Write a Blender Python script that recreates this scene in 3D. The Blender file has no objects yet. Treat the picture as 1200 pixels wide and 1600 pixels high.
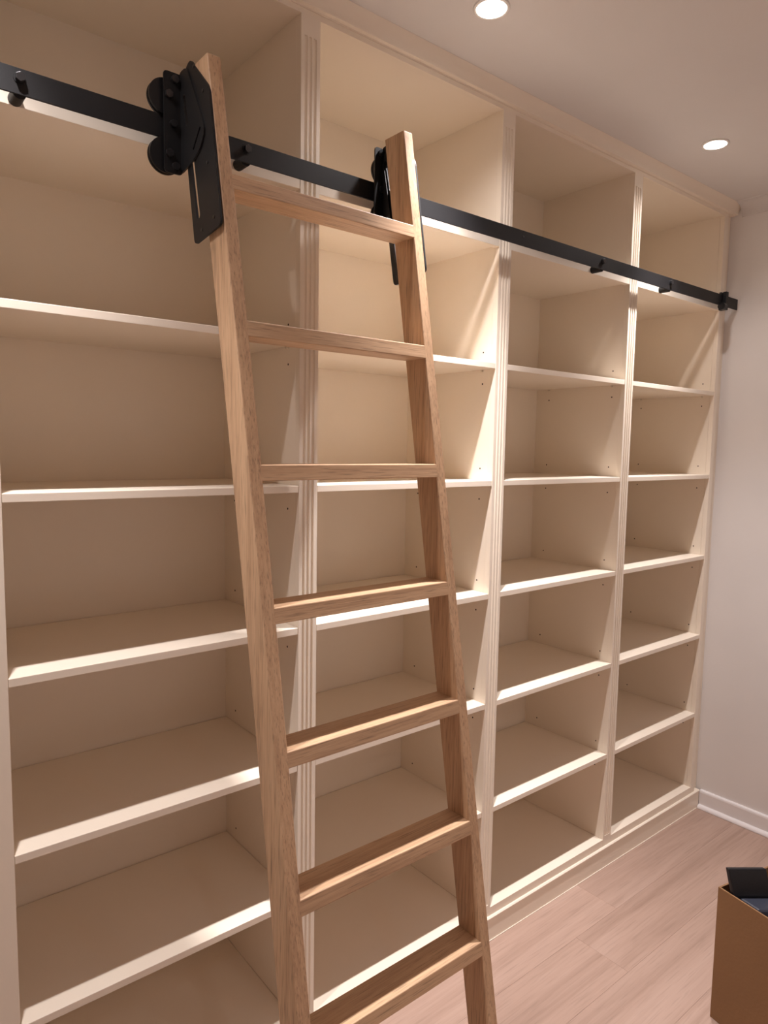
import bpy, bmesh, math, random
from mathutils import Vector, Matrix

random.seed(7)
SC = bpy.context.scene
COL = SC.collection

# ------------------------------------------------------------------ camera
YAW, PITCH, ROLL, FPX = 0.68357, -0.09439, 0.01630, 1079.49
CAM = Vector((-1.7236, -1.5, 1.7003))
fw = Vector((math.sin(YAW) * math.cos(PITCH), math.cos(YAW) * math.cos(PITCH), math.sin(PITCH)))
r0 = Vector((math.cos(YAW), -math.sin(YAW), 0))
u0 = r0.cross(fw)
rr = math.cos(ROLL) * r0 + math.sin(ROLL) * u0
uu = -math.sin(ROLL) * r0 + math.cos(ROLL) * u0
cd = bpy.data.cameras.new('camera')
cd.sensor_fit = 'VERTICAL'
cd.sensor_height = 24.0
cd.lens = FPX / 1600 * 24.0
cd.clip_start = 0.02
cam = bpy.data.objects.new('camera', cd)
m = Matrix.Identity(4)
for i in range(3):
    m[i][0], m[i][1], m[i][2], m[i][3] = rr[i], uu[i], -fw[i], CAM[i]
cam.matrix_world = m
COL.objects.link(cam)
SC.camera = cam

# ------------------------------------------------------------------ world, exposure
w = bpy.data.worlds.new('world')
SC.world = w
w.use_nodes = True
w.node_tree.nodes['Background'].inputs[0].default_value = (0.05, 0.045, 0.04, 1)
w.node_tree.nodes['Background'].inputs[1].default_value = 1.0
SC.view_settings.view_transform = 'Standard'
SC.view_settings.look = 'None'
SC.view_settings.gamma = 1.0
SC.view_settings.use_curve_mapping = False
SC.view_settings.exposure = -0.07
SC.cycles.max_bounces = 12
SC.cycles.diffuse_bounces = 8

LAMP_W = 27.0            # wide spill of each bookcase downlight
BEAM_W = 150.0           # its narrow beam
LAMP_COL = (1.0, 0.925, 0.92)
ROOM_FILL_W = 23.0  # spill of each added fill lamp across the room
CEIL = 2.79


# ------------------------------------------------------------------ materials
def newmat(name):
    mt = bpy.data.materials.new(name)
    mt.use_nodes = True
    nt = mt.node_tree
    return mt, nt, nt.nodes['Principled BSDF']


def N(nt, typ, **kw):
    n = nt.nodes.new(typ)
    for k, v in kw.items():
        setattr(n, k, v)
    return n


def paint(name, col, rough=0.45, var=0.03, bump=0.02, scale=60.0, spec=0.4):
    mt, nt, b = newmat(name)
    tc = N(nt, 'ShaderNodeTexCoord')
    n1 = N(nt, 'ShaderNodeTexNoise')
    n1.inputs['Scale'].default_value = 3.0
    n1.inputs['Detail'].default_value = 3
    nt.links.new(tc.outputs['Object'], n1.inputs['Vector'])
    rp = N(nt, 'ShaderNodeValToRGB')
    rp.color_ramp.elements[0].position = 0.3
    rp.color_ramp.elements[1].position = 0.7
    rp.color_ramp.elements[0].color = tuple(c * (1 - var) for c in col) + (1,)
    rp.color_ramp.elements[1].color = tuple(min(1, c * (1 + var)) for c in col) + (1,)
    nt.links.new(n1.outputs['Fac'], rp.inputs['Fac'])
    nt.links.new(rp.outputs['Color'], b.inputs['Base Color'])
    n2 = N(nt, 'ShaderNodeTexNoise')
    n2.inputs['Scale'].default_value = scale
    n2.inputs['Detail'].default_value = 4
    nt.links.new(tc.outputs['Object'], n2.inputs['Vector'])
    bp = N(nt, 'ShaderNodeBump')
    bp.inputs['Strength'].default_value = bump
    bp.inputs['Distance'].default_value = 0.01
    nt.links.new(n2.outputs['Fac'], bp.inputs['Height'])
    nt.links.new(bp.outputs['Normal'], b.inputs['Normal'])
    b.inputs['Roughness'].default_value = rough
    b.inputs['Specular IOR Level'].default_value = spec
    return mt


def wood(name, axis, dark, mid, light, fine=1.0, rough=0.5, knots=0.35, bump=0.15, pore=0.62, mixg=0.46):
    """Oak: grain stretched along `axis`, every object shifted by its own random number."""
    mt, nt, b = newmat(name)
    tc = N(nt, 'ShaderNodeTexCoord')
    oi = N(nt, 'ShaderNodeObjectInfo')
    sc_ = N(nt, 'ShaderNodeVectorMath', operation='SCALE')
    sc_.inputs[0].default_value = (7.3, 11.9, 5.7)
    nt.links.new(oi.outputs['Random'], sc_.inputs['Scale'])
    ad = N(nt, 'ShaderNodeVectorMath', operation='ADD')
    nt.links.new(tc.outputs['Object'], ad.inputs[0])
    nt.links.new(sc_.outputs[0], ad.inputs[1])

    def noise(across, along, detail, dist=0.0, rgh=0.6):
        mp = N(nt, 'ShaderNodeMapping')
        s = [across] * 3
        s['xyz'.index(axis)] = along
        mp.inputs['Scale'].default_value = s
        nt.links.new(ad.outputs[0], mp.inputs['Vector'])
        n = N(nt, 'ShaderNodeTexNoise')
        n.inputs['Scale'].default_value = 1.0
        n.inputs['Detail'].default_value = detail
        n.inputs['Roughness'].default_value = rgh
        n.inputs['Distortion'].default_value = dist
        nt.links.new(mp.outputs[0], n.inputs['Vector'])
        return n

    broad = noise(16 * fine, 1.3 * fine, 4, 1.2)
    grain = noise(190 * fine, 5 * fine, 5, 0.3, 0.7)
    pores = noise(420 * fine, 16 * fine, 2, 0.0, 0.5)
    ramp = N(nt, 'ShaderNodeValToRGB')
    e = ramp.color_ramp.elements
    e[0].position, e[0].color = 0.28, dark + (1,)
    e[1].position, e[1].color = 0.74, light + (1,)
    k = e.new(0.5)
    k.color = mid + (1,)
    mx = N(nt, 'ShaderNodeMix', data_type='FLOAT')
    mx.inputs[0].default_value = mixg
    nt.links.new(broad.outputs['Fac'], mx.inputs[2])
    nt.links.new(grain.outputs['Fac'], mx.inputs[3])
    nt.links.new(mx.outputs[0], ramp.inputs['Fac'])
    # dark pores and a few knots
    pr = N(nt, 'ShaderNodeMapRange')
    pr.inputs[1].default_value = 0.30
    pr.inputs[2].default_value = 0.44
    pr.inputs[3].default_value = pore
    pr.inputs[4].default_value = 1.0
    nt.links.new(pores.outputs['Fac'], pr.inputs[0])
    kn = noise(9 * fine, 4.5 * fine, 2, 0.5)
    kr = N(nt, 'ShaderNodeMapRange')
    kr.inputs[1].default_value = 0.70
    kr.inputs[2].default_value = 0.80
    kr.inputs[3].default_value = 1.0
    kr.inputs[4].default_value = 1.0 - knots
    nt.links.new(kn.outputs['Fac'], kr.inputs[0])
    mu = N(nt, 'ShaderNodeMath', operation='MULTIPLY')
    nt.links.new(pr.outputs[0], mu.inputs[0])
    nt.links.new(kr.outputs[0], mu.inputs[1])
    # each piece a little lighter or darker
    tn = N(nt, 'ShaderNodeMapRange')
    tn.inputs[3].default_value = 0.93
    tn.inputs[4].default_value = 1.05
    nt.links.new(oi.outputs['Random'], tn.inputs[0])
    mu2 = N(nt, 'ShaderNodeMath', operation='MULTIPLY')
    nt.links.new(mu.outputs[0], mu2.inputs[0])
    nt.links.new(tn.outputs[0], mu2.inputs[1])
    cm = N(nt, 'ShaderNodeVectorMath', operation='SCALE')
    nt.links.new(ramp.outputs['Color'], cm.inputs[0])
    nt.links.new(mu2.outputs[0], cm.inputs['Scale'])
    nt.links.new(cm.outputs[0], b.inputs['Base Color'])
    bp = N(nt, 'ShaderNodeBump')
    bp.inputs['Strength'].default_value = bump
    bp.inputs['Distance'].default_value = 0.002
    nt.links.new(grain.outputs['Fac'], bp.inputs['Height'])
    nt.links.new(bp.outputs['Normal'], b.inputs['Normal'])
    b.inputs['Roughness'].default_value = rough
    b.inputs['Specular IOR Level'].default_value = 0.35
    return mt


def plain(name, col, rough=0.5, metal=0.0, bump=0.03, scale=300.0):
    mt = paint(name, col, rough, 0.06, bump, scale)
    mt.node_tree.nodes['Principled BSDF'].inputs['Metallic'].default_value = metal
    return mt


def emis(name, col, strength):
    mt, nt, b = newmat(name)
    b.inputs['Base Color'].default_value = (0.9, 0.9, 0.9, 1)
    b.inputs['Emission Color'].default_value = col + (1,)
    b.inputs['Emission Strength'].default_value = strength
    return mt


M = {}
M['cream'] = paint('cream_paint', (0.875, 0.79, 0.67), 0.33, 0.015, 0.012, 90)
M['wall'] = paint('wall_paint', (0.78, 0.76, 0.745), 0.75, 0.02, 0.03, 120)
M['ceil'] = paint('ceiling_paint', (0.66, 0.635, 0.62), 0.85, 0.015, 0.02, 120)
M['white'] = paint('white_gloss', (0.82, 0.80, 0.80), 0.28, 0.01, 0.008, 60)
OAK = ((0.33, 0.195, 0.112), (0.55, 0.355, 0.212), (0.69, 0.475, 0.295))
M['oak_z'] = wood('oak_upright', 'z', *OAK)
M['oak_x'] = wood('oak_crosswise', 'x', *OAK, knots=0.5)
M['floor'] = wood('floor_oak', 'x', (0.30, 0.20, 0.155), (0.415, 0.29, 0.232), (0.49, 0.357, 0.297), fine=0.45,
                  rough=0.42, knots=0.30, bump=0.03, pore=0.86, mixg=0.32)
M['black'] = plain('black_powder_coat', (0.007, 0.007, 0.008), 0.5, 0.0, 0.05, 500)
M['black_nylon'] = plain('black_nylon', (0.010, 0.010, 0.011), 0.35, 0.0, 0.01)
M['dark_bolt'] = plain('dark_bolt', (0.10, 0.10, 0.105), 0.28, 0.9, 0.01)
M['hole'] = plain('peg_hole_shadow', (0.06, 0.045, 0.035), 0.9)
M['pin'] = plain('clear_peg', (0.70, 0.63, 0.53), 0.3)
M['card'] = plain('cardboard', (0.235, 0.125, 0.056), 0.85, 0.0, 0.06, 120)
M['card_edge'] = plain('cardboard_edge', (0.42, 0.25, 0.13), 0.9)
M['black_gloss'] = plain('black_plastic', (0.010, 0.010, 0.012), 0.25)
M['grey_blue'] = plain('grey_blue_plastic', (0.030, 0.034, 0.050), 0.3)
M['lens'] = emis('lamp_lens', (1.0, 0.93, 0.86), 14.0)
M['ring'] = paint('lamp_ring_white', (0.85, 0.83, 0.80), 0.4, 0.01, 0.0)


# ------------------------------------------------------------------ builders
def origin_of(o):
    v = Vector((0, 0, 0))
    while o:
        v += o.location
        o = o.parent
    return v


def thing(name, loc, label, cat, group=None):
    o = bpy.data.objects.new(name, None)
    o.empty_display_size = 0.1
    o.location = loc
    COL.objects.link(o)
    return tag(o, label, cat, group)


def tag(o, label=None, cat=None, group=None, kind=None):
    if label:
        o['label'] = label
    if cat:
        o['category'] = cat
    if group:
        o['group'] = group
    if kind:
        o['kind'] = kind
    return o


def obj(name, bm, mat, parent=None, label=None, smooth=False):
    """bm in world coordinates; the object's origin goes to the middle of its bounds."""
    bmesh.ops.recalc_face_normals(bm, faces=bm.faces)
    lo = Vector([min(v.co[i] for v in bm.verts) for i in range(3)])
    hi = Vector([max(v.co[i] for v in bm.verts) for i in range(3)])
    c = (lo + hi) / 2
    for v in bm.verts:
        v.co -= c
    if smooth:
        for f in bm.faces:
            f.smooth = True
    me = bpy.data.meshes.new(name)
    bm.to_mesh(me)
    bm.free()
    me.materials.append(mat)
    o = bpy.data.objects.new(name, me)
    COL.objects.link(o)
    if parent:
        o.parent = parent
        o.location = c - origin_of(parent)
    else:
        o.location = c
    if label:
        o['label'] = label
    return o


def box_bm(x0, x1, y0, y1, z0, z1, bev=0.0, seg=2):
    bm = bmesh.new()
    vs = [bm.verts.new((x, y, z)) for x in (x0, x1) for y in (y0, y1) for z in (z0, z1)]
    for f in ((0, 1, 3, 2), (4, 6, 7, 5), (0, 4, 5, 1), (2, 3, 7, 6), (0, 2, 6, 4), (1, 5, 7, 3)):
        bm.faces.new([vs[i] for i in f])
    if bev:
        bmesh.ops.bevel(bm, geom=bm.edges[:], offset=bev, segments=seg, affect='EDGES', profile=0.5)
    return bm


def box(name, b, mat, parent=None, bev=0.0, seg=2, label=None):
    return obj(name, box_bm(*b, bev, seg), mat, parent, label)


def merge(*bms):
    out = bmesh.new()
    for b in bms:
        mp = {v: out.verts.new(v.co) for v in b.verts}
        for f in b.faces:
            nf = out.faces.new([mp[v] for v in f.verts])
            nf.smooth = f.smooth
        b.free()
    return out


def cyl_bm(c, r, length, axis='y', seg=32, r2=None, hexa=False):
    bm = bmesh.new()
    seg = 6 if hexa else seg
    bmesh.ops.create_cone(bm, cap_ends=True, segments=seg, radius1=r, radius2=r if r2 is None else r2, depth=length)
    R = {'y': Matrix.Rotation(math.pi / 2, 4, 'X'), 'x': Matrix.Rotation(math.pi / 2, 4, 'Y'), 'z': Matrix.Identity(4)}[axis]
    bmesh.ops.transform(bm, matrix=Matrix.Translation(c) @ R, verts=bm.verts)
    return bm


def prism_bm(prof, axis, a, b):
    """closed profile swept straight: axis 'x' profile (y,z); 'y' profile (x,z); 'z' profile (x,y)."""
    bm = bmesh.new()
    put = {'x': lambda p, t: (t, p[0], p[1]), 'y': lambda p, t: (p[0], t, p[1]), 'z': lambda p, t: (p[0], p[1], t)}[axis]
    A = [bm.verts.new(put(p, a)) for p in prof]
    B = [bm.verts.new(put(p, b)) for p in prof]
    n = len(prof)
    for i in range(n):
        bm.faces.new((A[i], A[(i + 1) % n], B[(i + 1) % n], B[i]))
    bm.faces.new(A[::-1])
    bm.faces.new(B)
    return bm


def round_poly(pts, r, seg=4):
    out = []
    n = len(pts)
    for i in range(n):
        p0, p1, p2 = Vector(pts[i - 1]), Vector(pts[i]), Vector(pts[(i + 1) % n])
        a, b = (p0 - p1), (p2 - p1)
        k = min(r, a.length * 0.45, b.length * 0.45)
        a = p1 + a.normalized() * k
        b = p1 + b.normalized() * k
        for s in range(seg + 1):
            t = s / seg
            q = (1 - t) ** 2 * a + 2 * t * (1 - t) * p1 + t * t * b
            out.append((q.x, q.y))
    return out


def plate_bm(outer, holes, put, t0, t1):
    """flat plate with holes: outline in 2-D, put(p, t) lifts it into the place."""
    bm = bmesh.new()
    es = []
    for loop in [outer] + holes:
        vs = [bm.verts.new((p[0], p[1], 0)) for p in loop]
        for i in range(len(vs)):
            es.append(bm.edges.new((vs[i], vs[(i + 1) % len(vs)])))
    bmesh.ops.triangle_fill(bm, use_beauty=True, use_dissolve=False, edges=es, normal=(0, 0, 1))
    r = bmesh.ops.extrude_face_region(bm, geom=bm.faces[:])
    ext = set(v for v in r['geom'] if isinstance(v, bmesh.types.BMVert))
    for v in bm.verts:
        v.co = Vector(put((v.co.x, v.co.y), t1 if v in ext else t0))
    return bm


def slot(p, q, w, seg=6):
    p, q = Vector(p), Vector(q)
    d = (q - p).normalized()
    ang = math.atan2(d.y, d.x)
    out = []
    for c, base in ((q, ang - math.pi / 2), (p, ang + math.pi / 2)):
        for s in range(seg + 1):
            a = base + math.pi * s / seg
            out.append((c.x + math.cos(a) * w / 2, c.y + math.sin(a) * w / 2))
    return out


def struct(o):
    o['kind'] = 'structure'
    return o


# ------------------------------------------------------------------ the room
XL, XR, YB, YF = -3.3, 1.4856, 0.44, -3.3
T = 0.12
# floor: a screed with oak boards on it, each board its own piece
floor = struct(box('floor', (XL, XR, YF, YB, -0.06, -0.014), M['card_edge']))
rows = [0.02, -0.182, -0.383, -0.583]
while rows[-1] > YF:
    rows.append(rows[-1] - 0.2)
fixed = {0: 0.50, 1: 0.25, 2: 0.93}
for k in range(len(rows) - 1):
    ya, yb = rows[k], max(rows[k + 1], YF)
    L = 1.22
    x = fixed.get(k, random.uniform(0, L)) - L * 4
    while x < XR:
        a, b = max(x, XL), min(x + L, XR - 0.002)
        if b - a > 0.02:
            g = 0.00015
            box('floor_board', (a + g, b - g, yb + g, ya - g, -0.014, 0.0), M['floor'], floor, 0.0004, 1)
        x += L

struct(box('ceiling', (XL - T, XR + T, YF - T, YB + T, CEIL, CEIL + T), M['ceil']))
struct(box('wall_back', (XL - T, XR + T, YB, YB + T, -0.06, CEIL), M['wall']))
wr = struct(box('wall_right', (XR, XR + T, YF, YB, -0.06, CEIL), M['wall']))
struct(box('wall_left', (XL - T, XL, YF, YB, -0.06, CEIL), M['wall']))
struct(box('wall_front', (XL - T, XR + T, YF - T, YF, -0.06, CEIL), M['wall']))
# skirting on the right wall with a rounded quadrant bead at the floor
sk = [(XR, 0.0), (XR, 0.087), (XR - 0.007, 0.087), (XR - 0.012, 0.083), (XR - 0.014, 0.076), (XR - 0.014, 0.0)]
base = struct(obj('baseboard_right', prism_bm(sk, 'y', YF, -0.008), M['white']))
qd = [(XR - 0.014, 0.001)] + [(XR - 0.014 - 0.017 * math.cos(a), 0.001 + 0.017 * math.sin(a)) for a in
                              [i * math.pi / 2 / 8 for i in range(9)]]
obj('quadrant_bead', prism_bm(qd, 'y', YF, -0.008), M['white'], base)
# cove cornice along the right wall
cv = [(XR, CEIL), (XR, CEIL - 0.056)]
for i in range(9):
    a = i / 8 * math.pi / 2
    cv.append((XR - 0.004 - 0.056 * (1 - math.cos(a)), CEIL - 0.052 + 0.048 * math.sin(a)))
cv.append((XR - 0.062, CEIL))
struct(obj('trim_1', prism_bm(cv, 'y', YF, -0.032), M['ceil'], smooth=False))

# ------------------------------------------------------------------ bookcase
X0 = -1.4563
ST = [(-1.535, X0), (-0.7818, -0.7267), (-0.0557, 0.0), (0.6778, 0.7328), (1.396, 1.429)]
ZS = {0: 2.3248, 1: 1.9512, 2: 1.5794, 3: 1.2101, 4: 0.8391, 5: 0.4638}
ZB, ZT, D = 0.1194, 2.7311, 0.4208
TH = 0.018
bc = thing('bookcase', (0, 0, 0), 'tall cream painted built-in bookcase with fluted uprights and empty open shelves', 'bookcase')
CR = M['cream']


def flute_bm(x0, x1, y0, y1, z0, z1, za, zb):
    n, r, dep = 3, 0.0042, 0.0045
    wdt = x1 - x0
    prof = [(x0, y1), (x0, y0)]
    for k in range(n):
        c = x0 + wdt * (0.26 + 0.24 * k)
        for s in range(7):
            a = s / 6 * math.pi
            prof.append((c - r * math.cos(a), y0 + dep * math.sin(a)))
    prof += [(x1, y0), (x1, y1)]
    return merge(box_bm(x0, x1, y0, y1, z0, za), prism_bm(prof, 'z', za, zb), box_bm(x0, x1, y0, y1, zb, z1))


for i, (a, b) in enumerate(ST):
    if i in (1, 2, 3):
        obj('fluted_stile', flute_bm(a, b, 0.0, 0.02, ZB - 0.03, 2.745, ZB + 0.012, 2.685), CR, bc, 'cream stile with three vertical flutes')
    else:
        box('plain_stile', (a, b, 0.0, 0.02, ZB - 0.03, 2.745), CR, bc, 0.001, 1)
box('filler_strip', (1.4292, XR - 0.001, 0.017, 0.03, 0.084, 2.745), CR, bc)
# top rail of the face frame, crown and plinth
for i in range(4):
    box('top_rail', (ST[i][1], ST[i + 1][0], 0.0, 0.02, ZT, 2.745), CR, bc)
cr = [(0.02, 2.7452), (-0.002, 2.7452), (-0.003, 2.7475), (-0.015, 2.7475), (-0.016, 2.750)]
for i in range(1, 9):
    t = i / 8
    cr.append((-0.016 - 0.016 * t ** 1.6, 2.750 + 0.0395 * t))
cr.append((0.02, CEIL - 0.0005))
obj('crown_moulding', prism_bm(cr, 'x', -1.54, XR - 0.001), CR, bc)
pl = [(0.02, 0.0005), (-0.006, 0.0005), (-0.006, 0.080), (-0.009, 0.082), (-0.009, 0.0855), (-0.005, 0.089), (0.02, 0.089)]
pl_o = obj('plinth', prism_bm(pl, 'x', -1.535, XR - 0.015), CR, bc)
box('scribe_bead', (-1.535, XR - 0.033, -0.0085, -0.0062, 0.0003, 0.003), CR, pl_o)

box('side_panel', (-1.535, -1.517, 0.02, 0.43, ZB - 0.03, 2.745), CR, bc)
for i in range(4):
    xa, xb = ST[i][1], ST[i + 1][0]
    box('back_panel', (xa - 0.02, xb + 0.02, D, D + 0.009, ZB - 0.03, 2.745), CR, bc)
    box('side_panel', (xa - TH, xa, 0.0202, D - 0.0002, ZB, ZT + TH), CR, bc)
    sp = box('side_panel', (xb, xb + TH, 0.0202, D - 0.0002, ZB, ZT + TH), CR, bc)
    box('top_panel', (xa, xb, 0.0202, D - 0.0002, ZT + 0.001, ZT + TH), CR, bc)
    box('bottom_panel', (xa + 0.0002, xb - 0.0002, 0.0, D - 0.0002, ZB - 0.030, ZB), CR, bc, 0.0006, 1)
    fs = box('fixed_shelf', (xa + 0.0002, xb - 0.0002, 0.0222, D - 0.0002, ZS[0] + 0.006, ZS[0] + 0.006 + TH), CR, bc)
    box('mounting_batten', (xa + 0.0002, xb - 0.0002, 0.001, 0.022, ZS[0], ZS[0] + 0.068), CR, fs, 0.001, 1)
    holes = []
    for k in range(1, 6):
        z = ZS[k]
        sh = box('shelf', (xa + 0.0008, xb - 0.0008, 0.001, D - 0.003, z, z + TH), CR, bc, 0.0012, 2)
        for yy in (0.055, 0.355):
            obj('shelf_peg', cyl_bm((xb - 0.004, yy, z - 0.0032), 0.003, 0.008, 'x', 12), M['pin'], sh)
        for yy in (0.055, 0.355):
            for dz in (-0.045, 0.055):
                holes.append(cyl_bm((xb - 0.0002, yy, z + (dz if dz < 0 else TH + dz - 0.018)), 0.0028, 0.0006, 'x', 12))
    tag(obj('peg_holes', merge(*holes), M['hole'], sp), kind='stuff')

# ------------------------------------------------------------------ ladder rail
RZ0, RZ1, RY0, RY1 = 2.3300, 2.3765, -0.0418, -0.0375
rail = thing('ladder_rail', (0, -0.034, RZ0), 'long flat black metal rail bolted across the front of the bookcase', 'rail')
box('bar', (-1.53, 1.474, RY0, RY1, RZ0, RZ1), M['black'], rail, 0.0008, 1)
for bx, big in ((-1.41, 1), (-0.95, 1), (-0.49, 1), (0.435, 1), (0.895, 1)):
    obj('standoff', cyl_bm((bx, (RY1 + 0.0006) / 2, RZ0 + 0.0065), 0.0125, 0.0006 - RY1, 'y', 28), M['black'], rail)
    hx = cyl_bm((bx, RY0 - 0.0045, RZ0 + 0.029), 0.0088, 0.009, 'y', hexa=True)
    bmesh.ops.bevel(hx, geom=hx.edges[:], offset=0.0008, segments=2, affect='EDGES', profile=0.5)
    bt = obj('hex_bolt', hx, M['dark_bolt'], rail)
    obj('washer', cyl_bm((bx, RY0 - 0.0006, RZ0 + 0.029), 0.0108, 0.0012, 'y', 24), M['black'], bt)
obj('screw', cyl_bm((0.006, RY0 - 0.0006, RZ0 + 0.028), 0.0035, 0.0012, 'y', 12), M['dark_bolt'], rail)
# end stop: a clamp around the bar with a rubber buffer
es = obj('end_stop', merge(box_bm(1.330, 1.352, RY0 - 0.016, RY0 - 0.0002, RZ0 - 0.018, RZ1 + 0.012, 0.002, 2),
                           box_bm(1.330, 1.352, RY1 + 0.0002, RY1 + 0.012, RZ0 - 0.018, RZ1 + 0.012, 0.002, 2),
                           box_bm(1.330, 1.352, RY0 - 0.01, RY1 + 0.006, RZ0 - 0.018, RZ0 - 0.002, 0.002, 2)), M['black'], rail)
obj('buffer', merge(cyl_bm((1.318, RY0 - 0.008, RZ0 - 0.006), 0.0155, 0.024, 'x', 24)), M['black_nylon'], es)

# ------------------------------------------------------------------ ladder
ZR = 1.591
LX, LW, RX, RW, LD, TAN = -1.0970, 0.0284, -0.6074, 0.0280, 0.0715, math.tan(0.1764)
ZTOP = 2.4567


def yfr(z):
    return -0.3296 + (z - ZR) * TAN


def bow(z):
    u = (z - 1.4) / 1.06
    return 0.0085 * (1 - u * u) - 0.005 if z > 0.3 else -0.005 - 0.0085 * 0.08


def xl(z):
    return LX - 0.0046 * (z - ZR) + bow(z)


def xr(z):
    return RX + 0.0046 * (z - ZR)


lad = thing('library_ladder', (-0.85, yfr(0) + 0.035, 0.0), 'leaning oak library ladder with flat treads hung on the black rail', 'ladder')


def upright(x0f, wdt, z0, z1, n):
    bm = bmesh.new()
    rings = []
    for i in range(n + 1):
        z = z0 + (z1 - z0) * i / n
        x, y = x0f(z), yfr(z)
        rings.append([bm.verts.new(c) for c in ((x, y, z), (x + wdt, y, z), (x + wdt, y + LD, z), (x, y + LD, z))])
    for i in range(n):
        for j in range(4):
            bm.faces.new((rings[i][j], rings[i][(j + 1) % 4], rings[i + 1][(j + 1) % 4], rings[i + 1][j]))
    bm.faces.new(rings[0][::-1])
    bm.faces.new(rings[-1])
    ed = [e for e in bm.edges if len(e.link_faces) == 2 and abs(e.link_faces[0].normal.dot(e.link_faces[1].normal)) < 0.9]
    bm.normal_update()
    ed = [e for e in bm.edges if abs(e.link_faces[0].normal.dot(e.link_faces[1].normal)) < 0.8]
    bmesh.ops.bevel(bm, geom=ed, offset=0.0025, segments=3, affect='EDGES', profile=0.5)
    return bm


st_l = obj('stile', upright(xl, LW, 0.012, ZTOP, 22), M['oak_z'], lad)
st_r = obj('stile', upright(xr, RW, 0.012, ZTOP, 4), M['oak_z'], lad)
for f, wdt, s in ((xl, LW, st_l), (xr, RW, st_r)):
    x, y = f(0.012), yfr(0.012)
    box('rubber_foot', (x - 0.001, x + wdt + 0.001, y - 0.002, y + LD + 0.002, 0.0005, 0.0125), M['black_nylon'], s)
for z in (2.2269, 1.9399, 1.6614, 1.3899, 1.1214, 0.8503, 0.5837, 0.315):
    t = 0.031
    pr = []
    bm = bmesh.new()
    ends = []
    for x in (xl(z) + LW - 0.002, xr(z) + 0.002):
        ends.append([bm.verts.new(c) for c in ((x, yfr(z), z), (x, yfr(z) + LD, z), (x, yfr(z - t) + LD, z - t), (x, yfr(z - t), z - t))])
    for j in range(4):
        bm.faces.new((ends[0][j], ends[0][(j + 1) % 4], ends[1][(j + 1) % 4], ends[1][j]))
    bm.faces.new(ends[0][::-1])
    bm.faces.new(ends[1])
    bm.normal_update()
    ed = [e for e in bm.edges if abs(e.verts[0].co.x - e.verts[1].co.x) > 0.2]
    bmesh.ops.bevel(bm, geom=ed, offset=0.0018, segments=2, affect='EDGES', profile=0.5)
    obj('rung', bm, M['oak_x'], lad)


def bracket(side):
    """side -1: on the outer face of the stile at the bookcase's far end; +1: mirrored on the other stile."""
    s = side
    xs = (xl(2.3) if s < 0 else xr(2.3) + RW)
    put = lambda p, t: (xs + s * t, p[0], p[1])
    outer = round_poly([(-0.100, 2.473), (-0.1865, 2.390), (-0.2350, 2.120), (-0.115, 2.106), (-0.058, 2.40), (-0.075, 2.462)], 0.012)
    big = slot((-0.074, 2.415), (-0.1335, 2.160), 0.0155)
    pl_ = obj('mounting_plate', plate_bm(outer, [big], put, 0.0003, 0.0050), M['black'], lad)
    for p in ((-0.118, 2.452), (-0.160, 2.390), (-0.178, 2.250), (-0.206, 2.140), (-0.150, 2.128)):
        obj('screw', cyl_bm((xs + s * 0.0056, p[0], p[1]), 0.0034, 0.0016, 'x', 12), M['dark_bolt'], pl_)
    # roller carriage: an L of flange and wheel plate
    fl = round_poly([(-0.052, 2.462), (-0.089, 2.4615), (-0.158, 2.345), (-0.174, 2.311), (-0.150, 2.282), (-0.1127, 2.268), (-0.052, 2.260)], 0.014)
    s2 = slot((-0.0765, 2.408), (-0.0905, 2.352), 0.011)
    s3 = slot((-0.152, 2.322), (-0.122, 2.292), 0.0055)
    ca = obj('roller_bracket', merge(plate_bm(fl, [s2, s3], put, 0.0052, 0.0087)), M['black'], lad)
    x0, x1 = (xs - 0.0055, xs - 0.044) if s < 0 else (xs - 0.022, xs + 0.030)
    wp = round_poly([(x0, 2.2575), (x1, 2.2575), (x1, 2.4565), (x0, 2.4565)], 0.008)
    obj('wheel_plate', plate_bm(wp, [], lambda p, t: (p[0], t, p[1]), -0.0600, -0.0560), M['black'], ca)
    wx = xs + s * (0.034 if s < 0 else 0.022)
    for wz in (RZ1 + 0.0344, RZ0 - 0.0344):
        ring = merge(cyl_bm((wx, -0.0345, wz), 0.036, 0.005, 'y', 48), cyl_bm((wx, -0.0397, wz), 0.0342, 0.0054, 'y', 48),
                     cyl_bm((wx, -0.0449, wz), 0.036, 0.005, 'y', 48))
        wo = obj('wheel', ring, M['black_nylon'], ca)
        obj('axle_bolt', merge(cyl_bm((wx, -0.0520, wz), 0.006, 0.010, 'y', 20), cyl_bm((wx, -0.0630, wz), 0.0085, 0.006, 'y', hexa=True)),
            M['dark_bolt'], wo)
    for p in ((x0 + s * 0.016, 2.443), (x0 + s * 0.020, 2.355), (x0 + s * 0.016, 2.272)):
        obj('cap_bolt', merge(cyl_bm((p[0], -0.0635, p[1]), 0.0075, 0.007, 'y', 20)), M['dark_bolt'], ca)


bracket(-1)
bracket(+1)


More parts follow.
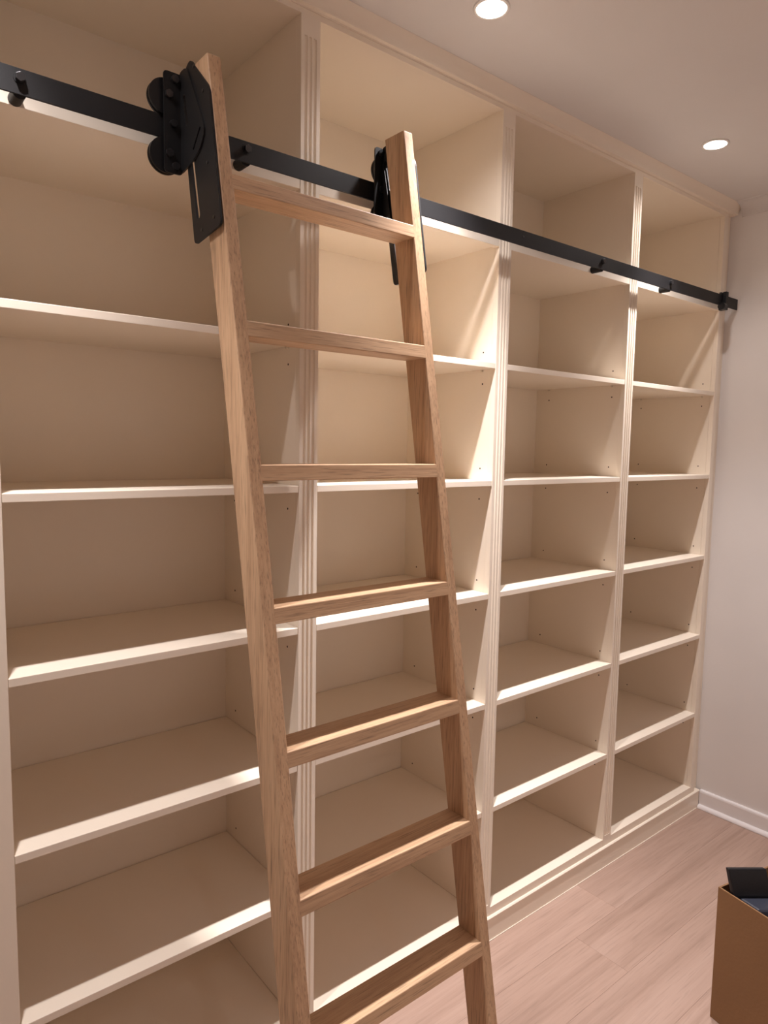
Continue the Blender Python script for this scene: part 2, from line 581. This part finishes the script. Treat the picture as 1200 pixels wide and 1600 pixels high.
# ------------------------------------------------------------------ downlights
def downlight(x, y, label, power, group='recessed ceiling downlights', beam=1.0):
    t = thing('recessed_downlight', (x, y, CEIL - 0.0002), label, 'downlight', group)
    ro, ri = 0.046, 0.037
    prof = [(ri, 0.0), (ri + 0.001, -0.004), (ro - 0.003, -0.0035), (ro, -0.0002)]
    bm = bmesh.new()
    nseg = 48
    rings = [[bm.verts.new((x + r * math.cos(a), y + r * math.sin(a), CEIL - 0.0002 + dz)) for a in
              [2 * math.pi * i / nseg for i in range(nseg)]] for r, dz in prof]
    for k in range(len(prof)):
        A, B = rings[k], rings[(k + 1) % len(prof)]
        for i in range(nseg):
            bm.faces.new((A[i], A[(i + 1) % nseg], B[(i + 1) % nseg], B[i]))
    obj('trim_ring', bm, M['ring'], t, smooth=True)
    bm = cyl_bm((x, y, CEIL - 0.002), 0.0368, 0.003, 'z', 40)
    obj('lens', bm, M['lens'], t, 'glowing white lens')
    for nm, deg, en in (('spill_light', 140, power), ('beam_light', 72, power * beam * BEAM_W / LAMP_W)):
        ld = bpy.data.lights.new(nm, 'SPOT')
        ld.energy = en
        ld.color = LAMP_COL
        ld.spot_size = math.radians(deg)
        ld.spot_blend = 1.0
        ld.shadow_soft_size = 0.022
        lo = bpy.data.objects.new(nm, ld)
        COL.objects.link(lo)
        lo.parent = t
        lo.location = (0, 0, -0.010)
    return t


downlight(-0.378, -0.239, 'lit round ceiling downlight above the bookcase bay beside the ladder', LAMP_W, beam=1.5)
downlight(0.796, -0.238, 'lit round ceiling downlight near the corner with the right-hand wall', LAMP_W * 0.9, beam=0.9)
downlight(-1.553, -0.239, 'lit round ceiling downlight above the plain end of the bookcase', LAMP_W * 0.9, beam=0.9)
for lx, where in ((-1.553, 'towards the left-hand wall'), (-0.378, 'in the middle of that row'), (0.796, 'towards the right-hand wall')):  # unseen row, added for soft fill bounced off floor and front wall
    downlight(lx, -2.7, 'unseen fill downlight added across the room from the bookcase, ' + where, ROOM_FILL_W,
              'added fill downlights across the room')

# ------------------------------------------------------------------ cardboard box with black things in it
CX, CY, BH = 0.285, -0.635, 0.415
e1 = Vector((-0.20, -0.98, 0)).normalized()
e2 = Vector((-e1.y, e1.x, 0))
if e2.x < 0:
    e2 = -e2
L1, L2, TK = 0.42, 0.36, 0.005
bx = thing('cardboard_box', (CX, CY, 0), 'open brown cardboard box standing on the oak floor', 'box')


def obox(name, o, u, v, lu, lv, z0, z1, mat, parent, lab=None):
    bm = box_bm(0, lu, 0, lv, z0, z1)
    for q in bm.verts:
        p = Vector(o) + u * q.co.x + v * q.co.y
        q.co = Vector((p.x, p.y, q.co.z))
    return obj(name, bm, mat, parent, lab)


C0 = Vector((CX, CY, 0))
obox('side_wall', C0, e1, e2, L1, TK, 0.001, BH, M['card'], bx)
obox('side_wall', C0 + e2 * (L2 - TK), e1, e2, L1, TK, 0.001, BH, M['card'], bx)
obox('end_wall', C0 + e2 * TK, e2, e1, L2 - 2 * TK, TK, 0.001, BH, M['card'], bx)
obox('end_wall', C0 + e2 * TK + e1 * (L1 - TK), e2, e1, L2 - 2 * TK, TK, 0.001, BH, M['card'], bx)
obox('base_panel', C0 + e2 * TK + e1 * TK, e1, e2, L1 - 2 * TK, L2 - 2 * TK, 0.001, 0.006, M['card'], bx)
# two things standing in the box, both leaning against its end wall
WD = Vector((0.79, -0.61, 0)).normalized()


def leaning(oe1, oe2, ztop, wlen, thick, bev):
    zb = 0.0075
    O = C0 + e1 * oe1 + e2 * oe2 + Vector((0, 0, ztop))
    Dn = (Vector((0, 0, -1)) + e1 * 0.29) * (ztop - zb)
    bm = bmesh.new()
    vs = [bm.verts.new(O + WD * (wlen * i) + e1 * (thick * j) + Dn * k) for i in (0, 1) for j in (0, 1) for k in (0, 1)]
    for f in ((0, 1, 3, 2), (4, 6, 7, 5), (0, 4, 5, 1), (2, 3, 7, 6), (0, 2, 6, 4), (1, 5, 7, 3)):
        bm.faces.new([vs[i] for i in f])
    bmesh.ops.bevel(bm, geom=bm.edges[:], offset=bev, segments=2, affect='EDGES', profile=0.5)
    return bm


tag(obj('plastic_panel', leaning(0.012, 0.0085, 0.482, 0.112, 0.012, 0.002), M['black_gloss']),
    'slim black plastic panel sticking up out of the cardboard box', 'panel')
tag(obj('packaging_tray', leaning(0.056, 0.014, 0.412, 0.20, 0.06, 0.006), M['grey_blue']),
    'dark grey-blue plastic tray sunk in the cardboard box beside the black panel', 'tray')
